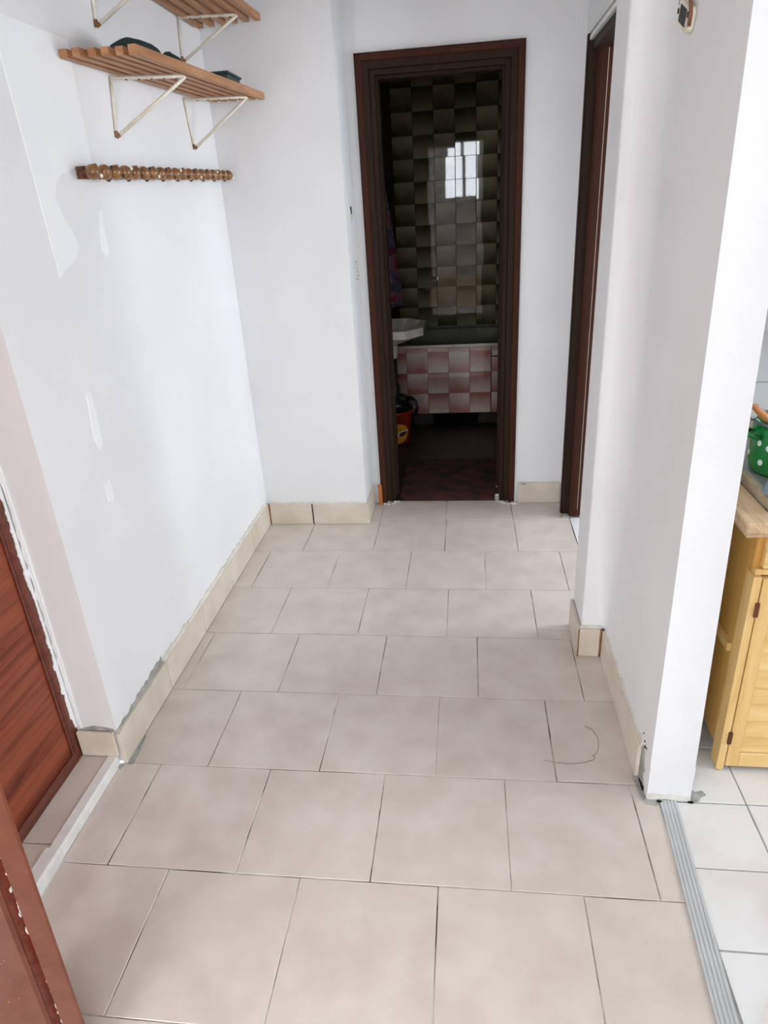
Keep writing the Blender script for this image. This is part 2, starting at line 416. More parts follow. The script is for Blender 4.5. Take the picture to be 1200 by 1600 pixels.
# ---- skirting (baseboard) tiles: mortar backing + separate tiles
BH = .113
def skirt_x(par, x, sgn, y0, y1, zb=0.0, h=BH, mat=STILE, th=.011, name='skirting_tile'):
    g = .0022; L = abs(y1 - y0) - 2 * g
    me = MB().box(-th / 2, th / 2, -L / 2, L / 2, 0, h - .002, .0012).mesh(name); me.materials.append(mat)
    return place(name, me, (x + sgn * th / 2, (y0 + y1) / 2, zb + .001), par, (random.uniform(-.004, .004), random.uniform(-.006, .006), 0))
def skirt_y(par, y, sgn, x0, x1, zb=0.0, h=BH, mat=STILE, th=.011, name='skirting_tile'):
    g = .0022; L = abs(x1 - x0) - 2 * g
    me = MB().box(-L / 2, L / 2, -th / 2, th / 2, 0, h - .002, .0012).mesh(name); me.materials.append(mat)
    return place(name, me, ((x0 + x1) / 2, y + sgn * th / 2, zb + .001), par, (random.uniform(-.006, .006), random.uniform(-.004, .004), 0))
bl = struct('baseboard_left', MB().box(-1.002, -.999, -1.655, -.049, 0.0, .108), JOINT, 'beige tile skirting along the left hall wall', 'baseboard')
for a, b_ in ((-.335, -.05), (-.668, -.335), (-1.0, -.668), (-1.332, -1.0), (-1.672, -1.332)): skirt_x(bl, -.999, 1, a, b_)
be = struct('baseboard_entry', MB().box(-1.118, -1.012, -1.6645, -1.6615, .03, .108), MORTAR, 'short beige skirting tile beside the mahogany entrance door', 'baseboard')
skirt_y(be, -1.6645, -1, -1.121, -1.004, .031, .088)
bc = struct('baseboard_corner', MB().box(-.985, -.488, -.0395, -.0365, 0.0, .108).box(-.4875, -.4845, -.037, .19, 0.0, .108), JOINT, 'beige tile skirting around the projecting wall block', 'baseboard')
skirt_y(bc, -.0385, -1, -.985, -.762); skirt_y(bc, -.0385, -1, -.762, -.477)
skirt_x(bc, -.4865, 1, -.047, .188)
MB().prism([(-.991, .0), (-.984, .0), (-.9805, .113), (-.990, .118)], 'y', -.0512, -.0495).build('rusty_joint', RUST, bc)
MB().box(-.765, -.7595, -.0505, -.0495, 0.002, .112).build('dark_joint', GAP, bc)
bb = struct('baseboard_back', MB().box(.275, .486, .2125, .2155, 0.0, .108), MORTAR, 'beige skirting tile between the bathroom door and the right doorway', 'baseboard')
skirt_y(bb, .2135, -1, .273, .487)
MB().prism([(.285, .111), (.318, .111), (.309, .098), (.296, .1)], 'y', .2008, .2024).build('cement_smear', MORTAR, bb)
br = struct('baseboard_right', MB().box(.3985, .4005, -1.086, -.907, 0.0, .108).box(.402, .476, -1.091, -1.0885, 0.0, .108).box(.4765, .479, -1.63, -1.092, 0.0, .106), JOINT,
            'beige tile skirting around the pilaster and along the right partition', 'baseboard')
skirt_x(br, .3985, -1, -1.10, -.905); skirt_y(br, -1.0905, -1, .389, .4655)
skirt_x(br, .4775, -1, -1.335, -1.106); skirt_x(br, .4775, -1, -1.637, -1.335)
MB().box(.3885, .3925, -1.1045, -1.1015, .002, .113).build('rusty_joint', RUST, br)
MB().box(.4605, .4655, -1.1045, -1.1015, .002, .114).build('rusty_joint', RUST, br)

# ---- wall wear: children of the walls
def patch_x(name, par, poly, x, sgn, mat, th=.0016):
    return MB().prism(poly, 'x', x, x + sgn * th).build(name, mat, par)
# fresh paint on the left wall, sharp right-angled on top, brushed out below
patch_x('fresh_paint_patch', wl, [(-1.405, 1.893), (-1.090, 1.893), (-1.096, 1.60), (-1.150, 1.602), (-1.20, 1.592), (-1.266, 1.578), (-1.30, 1.555), (-1.316, 1.522), (-1.30, 1.48), (-1.272, 1.44),
        (-1.262, 1.408), (-1.28, 1.384), (-1.304, 1.371), (-1.345, 1.358), (-1.380, 1.338), (-1.386, 1.537), (-1.40, 1.84)], -1.0045, 1, PAINT_NEW, .004)
patch_x('fresh_paint_patch', wl, [(-1.100, 1.50), (-1.107, 1.38), (-1.128, 1.372), (-1.143, 1.385), (-1.118, 1.48)], -1.004, 1, PAINT_NEW, .004)
patch_x('fresh_paint_patch', wl, [(-1.376, 1.05), (-1.368, .99), (-1.374, .90), (-1.392, .884), (-1.407, .92), (-1.400, .985), (-1.392, 1.05)], -1.003, 1, PAINT_NEW, .004)
patch_x('fresh_paint_patch', wl, [(-1.392, .80), (-1.382, .785), (-1.384, .74), (-1.392, .722), (-1.415, .742), (-1.410, .79)], -1.003, 1, PAINT_NEW, .004)
# bare mortar above the nearest skirting tile, ragged upper edge
up = ragged((-1.668, .119), (-1.338, .139), 22, .006, 3)
patch_x('bare_mortar', wl, [(-1.3345, .104), (-1.668, .104)] + up, -1.001, 1, MORTAR, .0028)
MB().prism([(-1.115, .116), (-1.006, .116), (-1.010, .123), (-1.04, .129), (-1.07, .131), (-1.095, .124)], 'y', -1.6572, -1.6625).build('bare_mortar', MORTAR, wl)
# ridge of filler where wall paint meets the skirting further back
for (a, b_, s_) in ((-1.33, -1.0, 5), (-1.0, -.66, 6), (-.66, -.33, 7), (-.33, -.06, 8)):
    top = ragged((b_, .128), (a, .130), 14, .006, s_)
    patch_x('filler_ridge', wl, [(a, .111), (b_, .111)] + top, -1.001, 1, PLASTER, .008)
top = ragged((-.492, .118), (-.975, .119), 24, .003, 12)
MB().prism([(-.975, .112), (-.492, .112)] + top, 'y', -.035, -.041).build('filler_ridge', PLASTER, wc)
# filled sockets on the right-hand face of the wall block
MB().lathe([(.001, .006), (.018, .0055), (.026, .002), (.03, 0)], (-.4872, .118, 1.43), 16, 'x', True, .9, 1.5).build('filled_socket', PLASTER, wc)
MB().box(-.4868, -.4795, .098, .101, 1.428, 1.458).build('filled_socket_slot', HOLE, wc)
MB().lathe([(.001, .005), (.02, .0045), (.03, .0015), (.036, 0)], (-.4872, .150, 1.19), 16, 'x', True, .8, 1.4).build('filled_socket', PLASTER, wc)
for (yy, zz) in ((.135, 1.232), (.166, 1.185), (.170, 1.168), (.142, 1.155)):
    MB().lathe([(.0005, .0045), (.0020, .0045), (.0024, 0)], (-.4838, yy, zz), 8, 'x').build('nail_hole', HOLE, wc)
# tiny nail hole and chips on the right partition
# broken lower edge of the partition
patch_x('bare_mortar', wr, [(-1.636, .006), (-1.684, .004), (-1.668, .045), (-1.676, .06), (-1.660, .085), (-1.654, .118), (-1.640, .12)], .4805, -1, MORTAR, .0030)
patch_x('crack', wr, [(-1.640, .002), (-1.688, .0005), (-1.682, .016), (-1.66, .010)], .479, -1, GAP, .0042)
for (yy, zz, s_) in ((-1.655, .127, .006), (-1.648, .139, .004), (-1.668, .134, .004), (-1.63, .150, .003)):
    patch_x('chip', wr, [(yy - s_, zz), (yy, zz - s_ * .7), (yy + s_ * .8, zz), (yy, zz + s_)], .4795, -1, GAP, .003)
rt = ragged((-1.11, .121), (-1.635, .124), 22, .004, 17)
patch_x('filler_ridge', wr, [(-1.635, .112), (-1.11, .112)] + rt, .4795, -1, PLASTER, .006)
ft = ragged((.462, .121), (.395, .120), 8, .002, 18)
MB().prism([(.395, .113), (.462, .113)] + ft, 'y', -1.0875, -1.0955).build('filler_ridge', PLASTER, wr)
# ragged foot of the bright partition end, and a cement smear on the kitchen floor
MB().prism([(.482, .0)] + [(.482, .022)] + ragged((.482, .024), (.590, .018), 10, .004, 21) + [(.590, .004), (.560, .001), (.53, .008), (.505, .004)], 'y', -1.7115, -1.7145).build('filler_ridge', PLASTER, wr)

# ---- entrance step and door recess
st = struct('floor_entry', MB().box(-1.32, -1.034, -2.44, -1.656, -.04, .0185), MORTAR, 'raised tiled step in front of the mahogany entrance door', 'floor')
def entry_tile(y0, y1): return floor_tile(-1.125, -1.038, y0, y1, st, FTILE, .0285, .003)
entry_tile(-1.972, -1.662); entry_tile(-2.30, -1.972); entry_tile(-2.44, -2.30)
ts = struct('trim_1', MB().box(-1.036, -1.012, -2.44, -1.672, -.002, .024), MORTAR, 'white edge strip along the raised entrance step', 'trim')
MB().prism([(-1.042, .0285), (-1.039, .0325), (-1.014, .031), (-1.0085, .026), (-1.0085, -.001), (-1.012, -.001), (-1.0125, .024), (-1.036, .026)], 'y', -1.985, -1.674).build('strip', WHITEPL, ts)
MB().prism([(-1.050, .0295), (-1.047, .0345), (-1.014, .033), (-1.0075, .027), (-1.0075, -.001), (-1.0115, -.001), (-1.0125, .024), (-1.036, .026)], 'y', -2.44, -1.9865).build('strip', WHITEPL, ts)
MB().prism([(-1.018, -1.672), (-1.000, -1.674), (-.992, -1.685), (-.998, -1.695), (-1.007, -1.690)], 'z', .0005, .004).build('cement_smear', MORTAR, fl)
MB().prism([(-.990, -1.676), (-.970, -1.672), (-.973, -1.62), (-.982, -1.555), (-.990, -1.555)], 'z', .0003, .0022).build('cement_smear', MORTAR, fl)

ed = thing('door_1', (-1.14, -2.05, 0.0), 'mahogany wood-grain entrance door in the left recess', 'door', None, 'structure')
leaf = MB().box(-1.180, -1.132, -2.44, -1.692, .060, 2.03).build('door_leaf', ENTRY, ed)
MB().prism([(-1.122, -1.662), (-1.122, -1.686), (-1.128, -1.692), (-1.180, -1.692), (-1.180, -1.662)], 'z', .03, 2.09).build('door_frame', ENTRYF, ed)
MB().box(-1.130, -1.1265, -1.7035, -1.6945, .060, 2.03, .001).build('bead', ENTRYF, leaf)
MB().prism([(-1.180, .030), (-1.121, .030), (-1.121, .048), (-1.127, .060), (-1.180, .060)], 'y', -2.44, -1.692).build('threshold_bar', ENTRYF, ed)
MB().box(-1.180, -1.122, -2.44, -1.692, 2.03, 2.09).build('door_frame_head', ENTRYF, ed)
# paint and filler left ragged on the frame edge
rp = ragged((-1.116, .12), (-1.116, 2.05), 120, .004, 31)
MB().prism([(-1.106, 2.05), (-1.106, .12)] + rp, 'y', -1.6555, -1.6605).build('ragged_paint_edge', PAINT_NEW, wl)
rr = random.Random(5); pg = []; zz = .13; wd = .004
while zz < 2.0:
    wd = min(.013, max(.0015, wd + rr.gauss(0, .0016) - (wd - .004) * .12))
    if rr.random() < .03: wd = rr.uniform(.008, .013)
    pg.append((-1.666 - wd, zz)); zz += rr.uniform(.003, .010)
MB().prism([(-1.660, 2.0), (-1.660, .13)] + pg, 'x', -1.1225, -1.1195).build('ragged_paint_edge', PAINT_NEW, ed)

# ---- red-brown painted jamb close to the camera on the left
j = thing('door_2', (-.72, -2.47, 0.0), 'red-brown painted door jamb with scuffed groove, bottom left corner', 'door jamb', None, 'structure')
def lean(P): return [(x + .085, y) for x, y in P]
def jamb(P, name, mat, par): return MB().prism(P, 'z', 0.0, 2.1, lean(P)).build(name, mat, par)
jb = jamb([(-.722, -2.384), (-.704, -2.397), (-.707, -2.400), (-.748, -2.400), (-.751, -2.396), (-.751, -2.384)], 'jamb_board', JAMBP, j)
gr_ = jamb([(-.751, -2.372), (-.751, -2.392), (-.756, -2.384), (-.764, -2.384), (-.772, -2.396), (-.772, -2.372)], 'groove', JAMBD, j)
jamb([(-.80, -2.372), (-.772, -2.380), (-.772, -2.398), (-.777, -2.404), (-.905, -2.404), (-.905, -2.340), (-.84, -2.340)], 'casing', JAMBP, j)
MB().box(-.80, .462, -2.40, -2.30, 2.1, 2.16).build('head', JAMBP, j)
rr = random.Random(11)
for i in range(46):
    zz = rr.uniform(.05, .95); xx = -.7535 - abs(rr.gauss(0, .003)) + .085 * zz / 2.1; L = rr.uniform(.004, .02)
    MB().prism([(xx, zz), (xx - rr.uniform(.0008, .0022), zz + L * .5), (xx, zz + L), (xx + .0012, zz + L * .4)], 'y', -2.393, -2.380).build('paint_scuff', PLASTER, gr_)
for i in range(18):
    zz = rr.uniform(.05, .6); xx = rr.uniform(-.84, -.79); s_ = rr.uniform(.0006, .0016)
    MB().box(xx - s_, xx + s_, -2.4045, -2.4035, zz, zz + s_ * 2.5).build('paint_speck', ORANGEW, j)

# ---- bathroom door frame
d3 = thing('door_3', (-.09, .22, 0.0), 'dark brown stepped door frame of the unlit bathroom', 'door frame', None, 'structure')
X0, X1, ZT = -.366, .178, 1.952
MB().sweep_frame([(.046, .208), (.050, .198), (.070, .192), (.077, .198), (.077, .24), (.046, .24)], X0, X1, ZT, .006).build('casing', BROWN2, d3)
MB().sweep_frame([(.018, .224), (.022, .212), (.046, .209), (.046, .24), (.018, .24)], X0, X1, ZT, .010).build('casing_step', BROWN, d3)
MB().sweep_frame([(0, .228), (.018, .226), (.018, .245), (.034, .245), (.034, .335), (-.012, .335), (-.012, .262), (0, .262)], X0, X1, ZT, .012).build('jamb_lining', BROWN, d3)
rr = random.Random(3)
for (xx, yy) in ((-.425, .188), (-.405, .186), (-.385, .200), (-.372, .212), (-.358, .222), (.19, .21), (.205, .196), (.222, .188), (.246, .186), (.258, .187), (.170, .222)):
    s_ = rr.uniform(.007, .013)
    MB().prism([(xx - s_, yy), (xx - s_ * .2, yy - s_ * .8), (xx + s_, yy - s_ * .3), (xx + s_ * .7, yy + s_ * .7), (xx - s_ * .3, yy + s_ * .6)], 'z', .0005, rr.uniform(.004, .012)).build('plaster_crumb', PLASTER, d3)
MB().box(.158, .180, .236, .262, 0.0005, .026).build('cement_lump', MORTAR, d3)
MB().prism([(.160, .026), (.18, .026), (.178, .032), (.165, .033)], 'y', .236, .25).build('plaster_crumb', PLASTER, d3)
MB().prism([(.162, .068), (.170, .066), (.168, .074)], 'y', .2595, .261).build('plaster_crumb', PLASTER, d3)
wbk = tag(MB().prism([(-.455, .186), (-.437, .186), (-.437, .2035), (-.455, .2035)], 'z', .004, .108).box(-.4565, -.4365, .185, .2035, .100, .113, .003).build('wood_block', ORANGEW, None, (-.446, .195, .0)),
          'small orange-brown wood block standing left of the bathroom door frame', 'wood block')

# ---- doorway on the right: dark jamb and pale head trim
d4 = thing('door_4', (.53, .03, 0.0), 'dark brown door jamb with pale head trim in the right doorway', 'door frame', None, 'structure')
MB().prism([(.474, .082), (.474, .058), (.480, .050), (.500, .046), (.510, .040), (.510, .082)], 'z', .008, 2.0).build('casing', BROWN, d4)
MB().prism([(.510, .050), (.510, .018), (.520, .012), (.546, .010), (.552, .018), (.592, .018), (.592, .055), (.51, .055)], 'z', .012, 2.0).build('jamb_lining', BROWN2, d4)
MB().prism([(.5465, .0105), (.5471, .0096), (.5477, .0105), (.5471, .014)], 'z', .05, 1.95).build('worn_edge_line', PLASTER, d4)
MB().box(.492, .592, -.905, .05, 1.945, 2.0).build('head_lining', BROWN, d4)
MB().prism([(.478, 2.002), (.478, 2.016), (.484, 2.020), (.4925, 2.020), (.4925, 2.002)], 'y', -.90, .060).build('head_trim', WHITEPL, d4)
MB().prism([(.480, 1.978), (.480, 1.994), (.486, 1.998), (.4925, 1.998), (.4925, 1.978)], 'y', -.90, .050).build('head_trim', WHITEPL, d4)
MB().box(.474, .512, .012, .046, .0005, .010).build('cement_lump', MORTAR, d4)

# ================================================================ kitchen, side room, rear room shells
kf = struct('floor_kitchen', MB().box(.512, 3.3, -3.0, -1.0, -.06, -.003), KGROUT, 'kitchen floor of pale marbled square tiles', 'floor')
kt = .1945
for i in range(-1, 6):
    for q in range(-4, 4):
        x0, x1 = .730 + (i) * kt, .730 + (i + 1) * kt
        y1, y0 = -1.7135 + (q) * kt, -1.7135 + (q - 1) * kt
        x0 = max(x0, .53 if i == -1 else x0); y1 = min(y1, -1.0)
        floor_tile(x0, x1, y0, y1, kf, KTILE, 0.0, .0045)
MB().prism([(.592, -1.652), (.604, -1.648), (.611, -1.66), (.604, -1.675), (.612, -1.682), (.630, -1.676), (.637, -1.690), (.622, -1.698), (.612, -1.712), (.597, -1.716), (.590, -1.70)], 'z', .0005, .0020).build('cement_smear', MORTAR, kf)
MB().prism([(.584, -1.7125), (.598, -1.714), (.596, -1.720), (.585, -1.719)], 'z', .0005, .003).build('crack', GAP, kf)
# metal threshold profile between hall and kitchen (slightly askew)
tr = thing('trim_2', (.51, -2.06, 0.0), 'ribbed grey aluminium threshold strip between hall and kitchen tiles', 'threshold strip', None, 'structure')
def strip_pts(f0, f1, z0, z1, ya=-2.62, yb=-1.7145):
    # slanted: left edge .514 -> .478 ; width .042
    def xl(y): return .513 + (y + 1.72) * .0510
    out = []
    for y in (ya, yb):
        for zz in (z0, z1):
            for f_ in (f0, f1): out.append((xl(y) + .042 * f_, y, zz))
    return MB().hexa([out[0], out[1], out[4], out[5], out[2], out[3], out[6], out[7]])
strip_pts(0, 1, -.004, .0035).build('base', ALU, tr)
for a, b_ in ((.02, .12), (.20, .34), (.42, .56), (.64, .76), (.84, .98)): strip_pts(a, b_, .0035, .0048).build('rib', ALU, tr)

wkb = struct('wall_kitchen_back', MB().box(.592, 3.3, -1.0, -.905, 0, H), PAINT, 'white tiled kitchen wall behind the worktop', 'wall')
for i in range(0, 6):
    for q in range(0, 6):
        me_k = 'kw'
        if me_k not in _tm:
            m_ = MB().box(-.097, .097, -.004, .004, -.097, .097, .0015).mesh('wall_tile'); m_.materials.append(KTILE); _tm[me_k] = m_
        place('wall_tile', _tm[me_k], (.70 + i * .197, -1.004, .828 + q * .197), wkb)
def window(name, axis, pos, c, wd, hh, z0, label):
    o = thing(name, (pos, c, z0) if axis == 'x' else (c, pos, z0), label, 'window', None, 'structure')
    def bx(a0, a1, b0, b1, t=.03):
        return MB().box(pos - t, pos + t, a0, a1, b0, b1) if axis == 'x' else MB().box(a0, a1, pos - t, pos + t, b0, b1)
    a0, a1, z1 = c - wd / 2, c + wd / 2, z0 + hh
    for (p, q, r_, s_) in ((a0, a1, z0, z0 + .05), (a0, a1, z1 - .05, z1), (a0, a0 + .05, z0 + .05, z1 - .05), (a1 - .05, a1, z0 + .05, z1 - .05), (c - .03, c + .03, z0 + .05, z1 - .05)):
        bx(p, q, r_, s_).build('window_frame', UPVC, o)
    for (p, q) in ((a0 + .05, c - .03), (c + .03, a1 - .05)): bx(p, q, z0 + .05, z1 - .05, .003).build('pane', PANE, o)
    return o
struct('wall_kitchen_right', opening_wall_x(3.3, 3.42, -3.0, -.905, -2.85, -1.25, 2.2, H, .9), PAINT, 'kitchen wall with the window', 'wall')
window('window_1', 'x', 3.32, -2.05, 1.6, 1.3, .9, 'kitchen window')
struct('wall_kitchen_near', MB().box(.59, 3.42, -3.10, -3.0, 0, H), PAINT, 'kitchen wall opposite the worktop', 'wall')
struct('floor_side_room', MB().box(.516, 3.0, -.905, 1.0, -.06, -.001), KTILE, 'pale floor of the side room beyond the right doorway', 'floor')
struct('wall_side_room_back', MB().box(1.1, 3.0, 1.0, 1.1, 0, H), PAINT, 'side room back wall', 'wall')
struct('wall_side_room_right', opening_wall_x(3.0, 3.12, -.905, 1.1, -.85, .35, 2.15, H, .85), PAINT, 'side room wall with the window', 'wall')
window('window_2', 'x', 3.02, -.25, 1.2, 1.3, .85, 'side room window')
struct('floor_rear_room', MB().box(-3.2, 3.0, -6.5, -3.0, -.06, -.002).box(-3.2, .512, -3.0, -2.66, -.06, -.002), LAMIN, 'floor of the room behind the doorway', 'floor')
struct('wall_rear_left', MB().box(-3.3, -3.2, -6.5, -2.5, 0, H), PAINT, 'rear room side wall', 'wall')
struct('wall_rear_front', MB().box(-3.3, -1.32, -2.62, -2.5, 0, H), PAINT, 'rear room front wall', 'wall')
struct('wall_rear_right', MB().box(3.0, 3.12, -6.5, -3.1, 0, H), PAINT, 'rear room wall beside the kitchen', 'wall')
struct('wall_rear_back', opening_wall_y(-6.62, -6.5, -1.5, 1.0, -.45, .25, 2.47, H, 1.40).box(-3.3, -2.9, -6.62, -6.5, 0, H).box(2.8, 3.12, -6.62, -6.5, 0, H).box(1.0, 2.8, -6.62, -6.5, 0, .9).box(1.0, 2.8, -6.62, -6.5, 2.2, H).box(-2.9, -1.5, -6.62, -6.5, 0, .9).box(-2.9, -1.5, -6.62, -6.5, 2.2, H), PAINT, 'rear room wall with the window', 'wall')
window('window_3', 'y', -6.53, -.10, .70, 1.07, 1.40, 'small rear window on the hall axis')
window('fill_window_right', 'y', -6.53, 1.90, 1.8, 1.3, .9, 'added unseen rear window on the right, framing the hall fill light')  # invented opening for the right-hand fill lamp
window('fill_window_left', 'y', -6.53, -2.20, 1.4, 1.3, .9, 'added unseen rear window on the left, framing the hall fill light')  # invented opening for the left-hand fill lamp, kept clear of the tile reflection
struct('wall_entry_outer', MB().box(-1.32, -1.19, -2.44, -1.64, 0, H).box(-1.19, -1.12, -2.44, -1.662, 2.09, H), PAINT, 'wall around the entrance door', 'wall')

# ================================================================ bathroom
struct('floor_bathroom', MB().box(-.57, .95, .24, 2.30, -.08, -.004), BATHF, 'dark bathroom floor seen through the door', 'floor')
BY = 2.262
wbb = struct('wall_bathroom_back', MB().box(-.70, 1.05, BY + .008, BY + .12, 0, H), OLIVE_G, 'olive chequered tiled wall at the back of the dark bathroom', 'wall')
bt = .1465; me_o = {}
for k_, mt in (('a', OLIVE_A), ('b', OLIVE_B)):
    m_ = MB().box(-bt / 2 + .0012, bt / 2 - .0012, -.004, .004, -bt / 2 + .0012, bt / 2 - .0012, .0015).mesh('wall_tile'); m_.materials.append(mt); me_o[k_] = m_
for i in range(-4, 7):
    for q in range(14):
        xc = -.0635 + (i + .5) * bt - 0.0; zc = .575 + (q + .5) * .1445
        if xc - bt / 2 < -.60 or zc > H: continue
        place('wall_tile', me_o['a' if i % 2 else 'b'], (xc, BY + .004, zc), wbb, (random.uniform(-.004, .004), 0, random.uniform(-.004, .004)))
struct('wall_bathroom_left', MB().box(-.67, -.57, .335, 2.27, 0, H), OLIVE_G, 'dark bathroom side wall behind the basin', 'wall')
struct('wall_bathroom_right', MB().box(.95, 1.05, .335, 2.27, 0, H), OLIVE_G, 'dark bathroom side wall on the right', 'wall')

tub = thing('bathtub', (.19, 1.9, 0.0), 'built-in bathtub with pink and white tiled front, at the bathroom end', 'bathtub')
MB().box(-.569, .949, 1.600, 1.618, .078, .545).build('apron', PINKG, tub)
pm = {}
for k_, mt in (('a', PINK_A), ('b', PINK_B)):
    m_ = MB().box(-.0715, .0715, -.004, .004, -.0715, .0715, .0015).mesh('apron_tile'); m_.materials.append(mt); pm[k_] = m_
    m_ = MB().box(-.0715, .0715, -.004, .004, -.0155, .0155, .0015).mesh('apron_tile'); m_.materials.append(mt); pm[k_ + 's'] = m_
for i in range(-5, 6):
    xc = .176 - .0725 + i * .145 + (.004 if i > 0 else 0)
    if xc - .0725 < -.58 or xc > .92: continue
    for q in range(3):
        k_ = 'a' if i % 2 else 'b'
        place('apron_tile', pm[k_], (xc, 1.597, .152 + q * .1445), tub, (random.uniform(-.003, .003), 0, 0))
    place('apron_tile', pm['bs' if i % 2 else 'as'], (xc, 1.597, .5275), tub)
MB().box(.178, .262, 1.5915, 1.5945, .470, .477).build('access_panel_slot', GAP, tub)
MB().box(.1755, .1785, 1.5915, 1.5945, .08, .50).build('access_panel_slot', GAP, tub)
# tub body: rim and sloping basin
rim = MB()
ox0, ox1, oy0, oy1 = -.568, .948, 1.590, 2.258; ix0, ix1, iy0, iy1 = -.49, .87, 1.655, 2.20; bx0, bx1, by0, by1 = -.35, .78, 1.72, 2.12
def rect(x0, x1, y0, y1, z): return [(x0, y0, z), (x1, y0, z), (x1, y1, z), (x0, y1, z)]
V = rect(ox0, ox1, oy0, oy1, .545) + rect(ox0, ox1, oy0, oy1, .562) + rect(ix0, ix1, iy0, iy1, .564) + rect(bx0, bx1, by0, by1, .17) + rect(bx0, bx1, by0, by1, .15) + rect(ix0, ix1, iy0, iy1, .545)
F = []
for a in range(5):
    for k in range(4): F.append([a * 4 + k, a * 4 + (k + 1) % 4, a * 4 + 4 + (k + 1) % 4, a * 4 + 4 + k])
F += [[12, 13, 14, 15], [16, 17, 18, 19]]
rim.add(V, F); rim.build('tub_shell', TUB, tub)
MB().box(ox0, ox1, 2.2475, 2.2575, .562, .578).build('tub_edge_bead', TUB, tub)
MB().box(ox0, ox1, 1.584, 1.5895, .545, .563, .001).build('front_rim_bead', CERAM, tub)
for xx in (-.30, .165, .75): MB().box(xx - .075, xx + .07, 1.612, 1.70, -.004, .079).build('foot', OLIVE_G, tub)

# washbasin with chamfered corners
ws = thing('washbasin', (-.42, .98, .0), 'white washbasin with angled corners on the left bathroom wall', 'washbasin')
def octa(x1, y0, y1, c): return [(-.568, y0), (x1 - c, y0), (x1, y0 + c * 1.2), (x1, y1 - c * 1.2), (x1 - c, y1), (-.568, y1)]
O1 = octa(-.238, .80, 1.28, .095); O0 = octa(-.255, .815, 1.265, .09); I1 = octa(-.268, .83, 1.25, .085); I0 = octa(-.33, .90, 1.18, .06)
I1 = [(-.52 if i in (0, 5) else p[0], p[1]) for i, p in enumerate(I1)]; I0 = [(-.48 if i in (0, 5) else p[0], p[1]) for i, p in enumerate(I0)]
Bo = octa(-.42, .97, 1.11, .03)
def ring(P, z): return [(p[0], p[1], z) for p in P]
V = ring(Bo, .68) + ring(O0, .748) + ring(O1, .752) + ring(O1, .797) + ring(I1, .801) + ring(I0, .72)
F = []
for a in range(5):
    for k in range(6): F.append([a * 6 + k, a * 6 + (k + 1) % 6, a * 6 + 6 + (k + 1) % 6, a * 6 + 6 + k])
F += [[0, 1, 2, 3, 4, 5], [30, 31, 32, 33, 34, 35]]
MB().add(V, F).build('bowl', CERAM, ws)
MB().box(-.568, -.53, .82, 1.26, .797, .835, .006).build('back_ledge', CERAM, ws)
MB().tube([(-.545, 1.04, .83), (-.545, 1.04, .87), (-.52, 1.04, .89), (-.47, 1.04, .88)], .011, 10).build('tap', STEELG, ws)
MB().lathe([(.001, .60), (.028, .60), (.032, .64), (.03, .682), (.001, .682)], (-.435, 1.04, 0), 18).build('drain_collar', CERAM, ws)
MB().tube([(-.435, 1.04, .605), (-.435, 1.04, .40), (-.44, 1.04, .37), (-.47, 1.04, .36), (-.50, 1.04, .38), (-.51, 1.04, .43), (-.568, 1.04, .45)], .023, 12).build('trap_pipe', TRAP, ws)
MB().lathe([(.001, .355), (.026, .355), (.033, .37), (.033, .43), (.025, .44), (.001, .44)], (-.435, 1.04, 0), 16).build('trap_cup', TRAP, ws)

# bucket with dark bag
bk = thing('bucket', (-.462, 1.25, -.004), 'red plastic bucket with yellow print under the washbasin', 'bucket')
prof = [(.001, 0), (.088, 0), (.094, .004), (.116, .21), (.121, .212), (.121, .222), (.112, .222), (.090, .012), (.001, .010)]
MB().lathe(prof, (-.462, 1.25, -.004), 32).build('bucket_body', BUCKET, bk)
def on_bucket(poly, r_add):
    """flat print wrapped on the bucket side; poly of (degrees from -y toward +x, height), star-shaped rows"""
    hs = [p[1] for p in poly]; h0, h1 = min(hs) + .0006, max(hs) - .0006; nh, na = 14, 10; V = []; F = []
    for i in range(nh + 1):
        h = h0 + (h1 - h0) * i / nh; xs = []
        for k in range(len(poly)):
            (a0, q0), (a1, q1) = poly[k], poly[(k + 1) % len(poly)]
            if (q0 - h) * (q1 - h) <= 0 and q0 != q1: xs.append(a0 + (a1 - a0) * (h - q0) / (q1 - q0))
        for k in range(na + 1):
            t_ = math.radians(min(xs) + (max(xs) - min(xs)) * k / na); r_ = .094 + .022 * (h / .21) + r_add
            V.append((-.462 + r_ * math.sin(t_), 1.25 - r_ * math.cos(t_), -.004 + h))
    for i in range(nh):
        for k in range(na): F.append([i * (na + 1) + k, i * (na + 1) + k + 1, (i + 1) * (na + 1) + k + 1, (i + 1) * (na + 1) + k])
    return MB().add(V, F, True)
blob = [(-75, .02), (-40, .008), (0, .006), (28, .014), (48, .04), (55, .075), (52, .11), (38, .138), (12, .150), (-15, .148), (-45, .14), (-70, .12)]
on_bucket([(a, h) for a, h in blob], .0012).build('yellow_print', YELLOW, bk)
for poly in ([(14, .066), (22, .058), (36, .064), (48, .088), (44, .094), (30, .092), (20, .086)], [(-12, .048), (-4, .044), (6, .054), (10, .068), (2, .074), (-4, .066), (-10, .064)], [(-30, .034), (-22, .03), (-16, .042), (-24, .05)]):
    c = [sum(p[k] for p in poly) / len(poly) for k in (0, 1)]
    on_bucket([(c[0] + (p[0] - c[0]) * 1.25, c[1] + (p[1] - c[1]) * 1.3 + .003) for p in poly], .0026).build('white_outline_print', WHPRINT, bk)
    on_bucket(poly, .0040).build('brown_print', BRPRINT, bk)
bag = thing('bin_bag', (-.462, 1.25, .20), 'black plastic bag bulging out of the red bucket', 'bag')
bm_ = MB(); rr = random.Random(2); V = []; n_, m_ = 28, 12
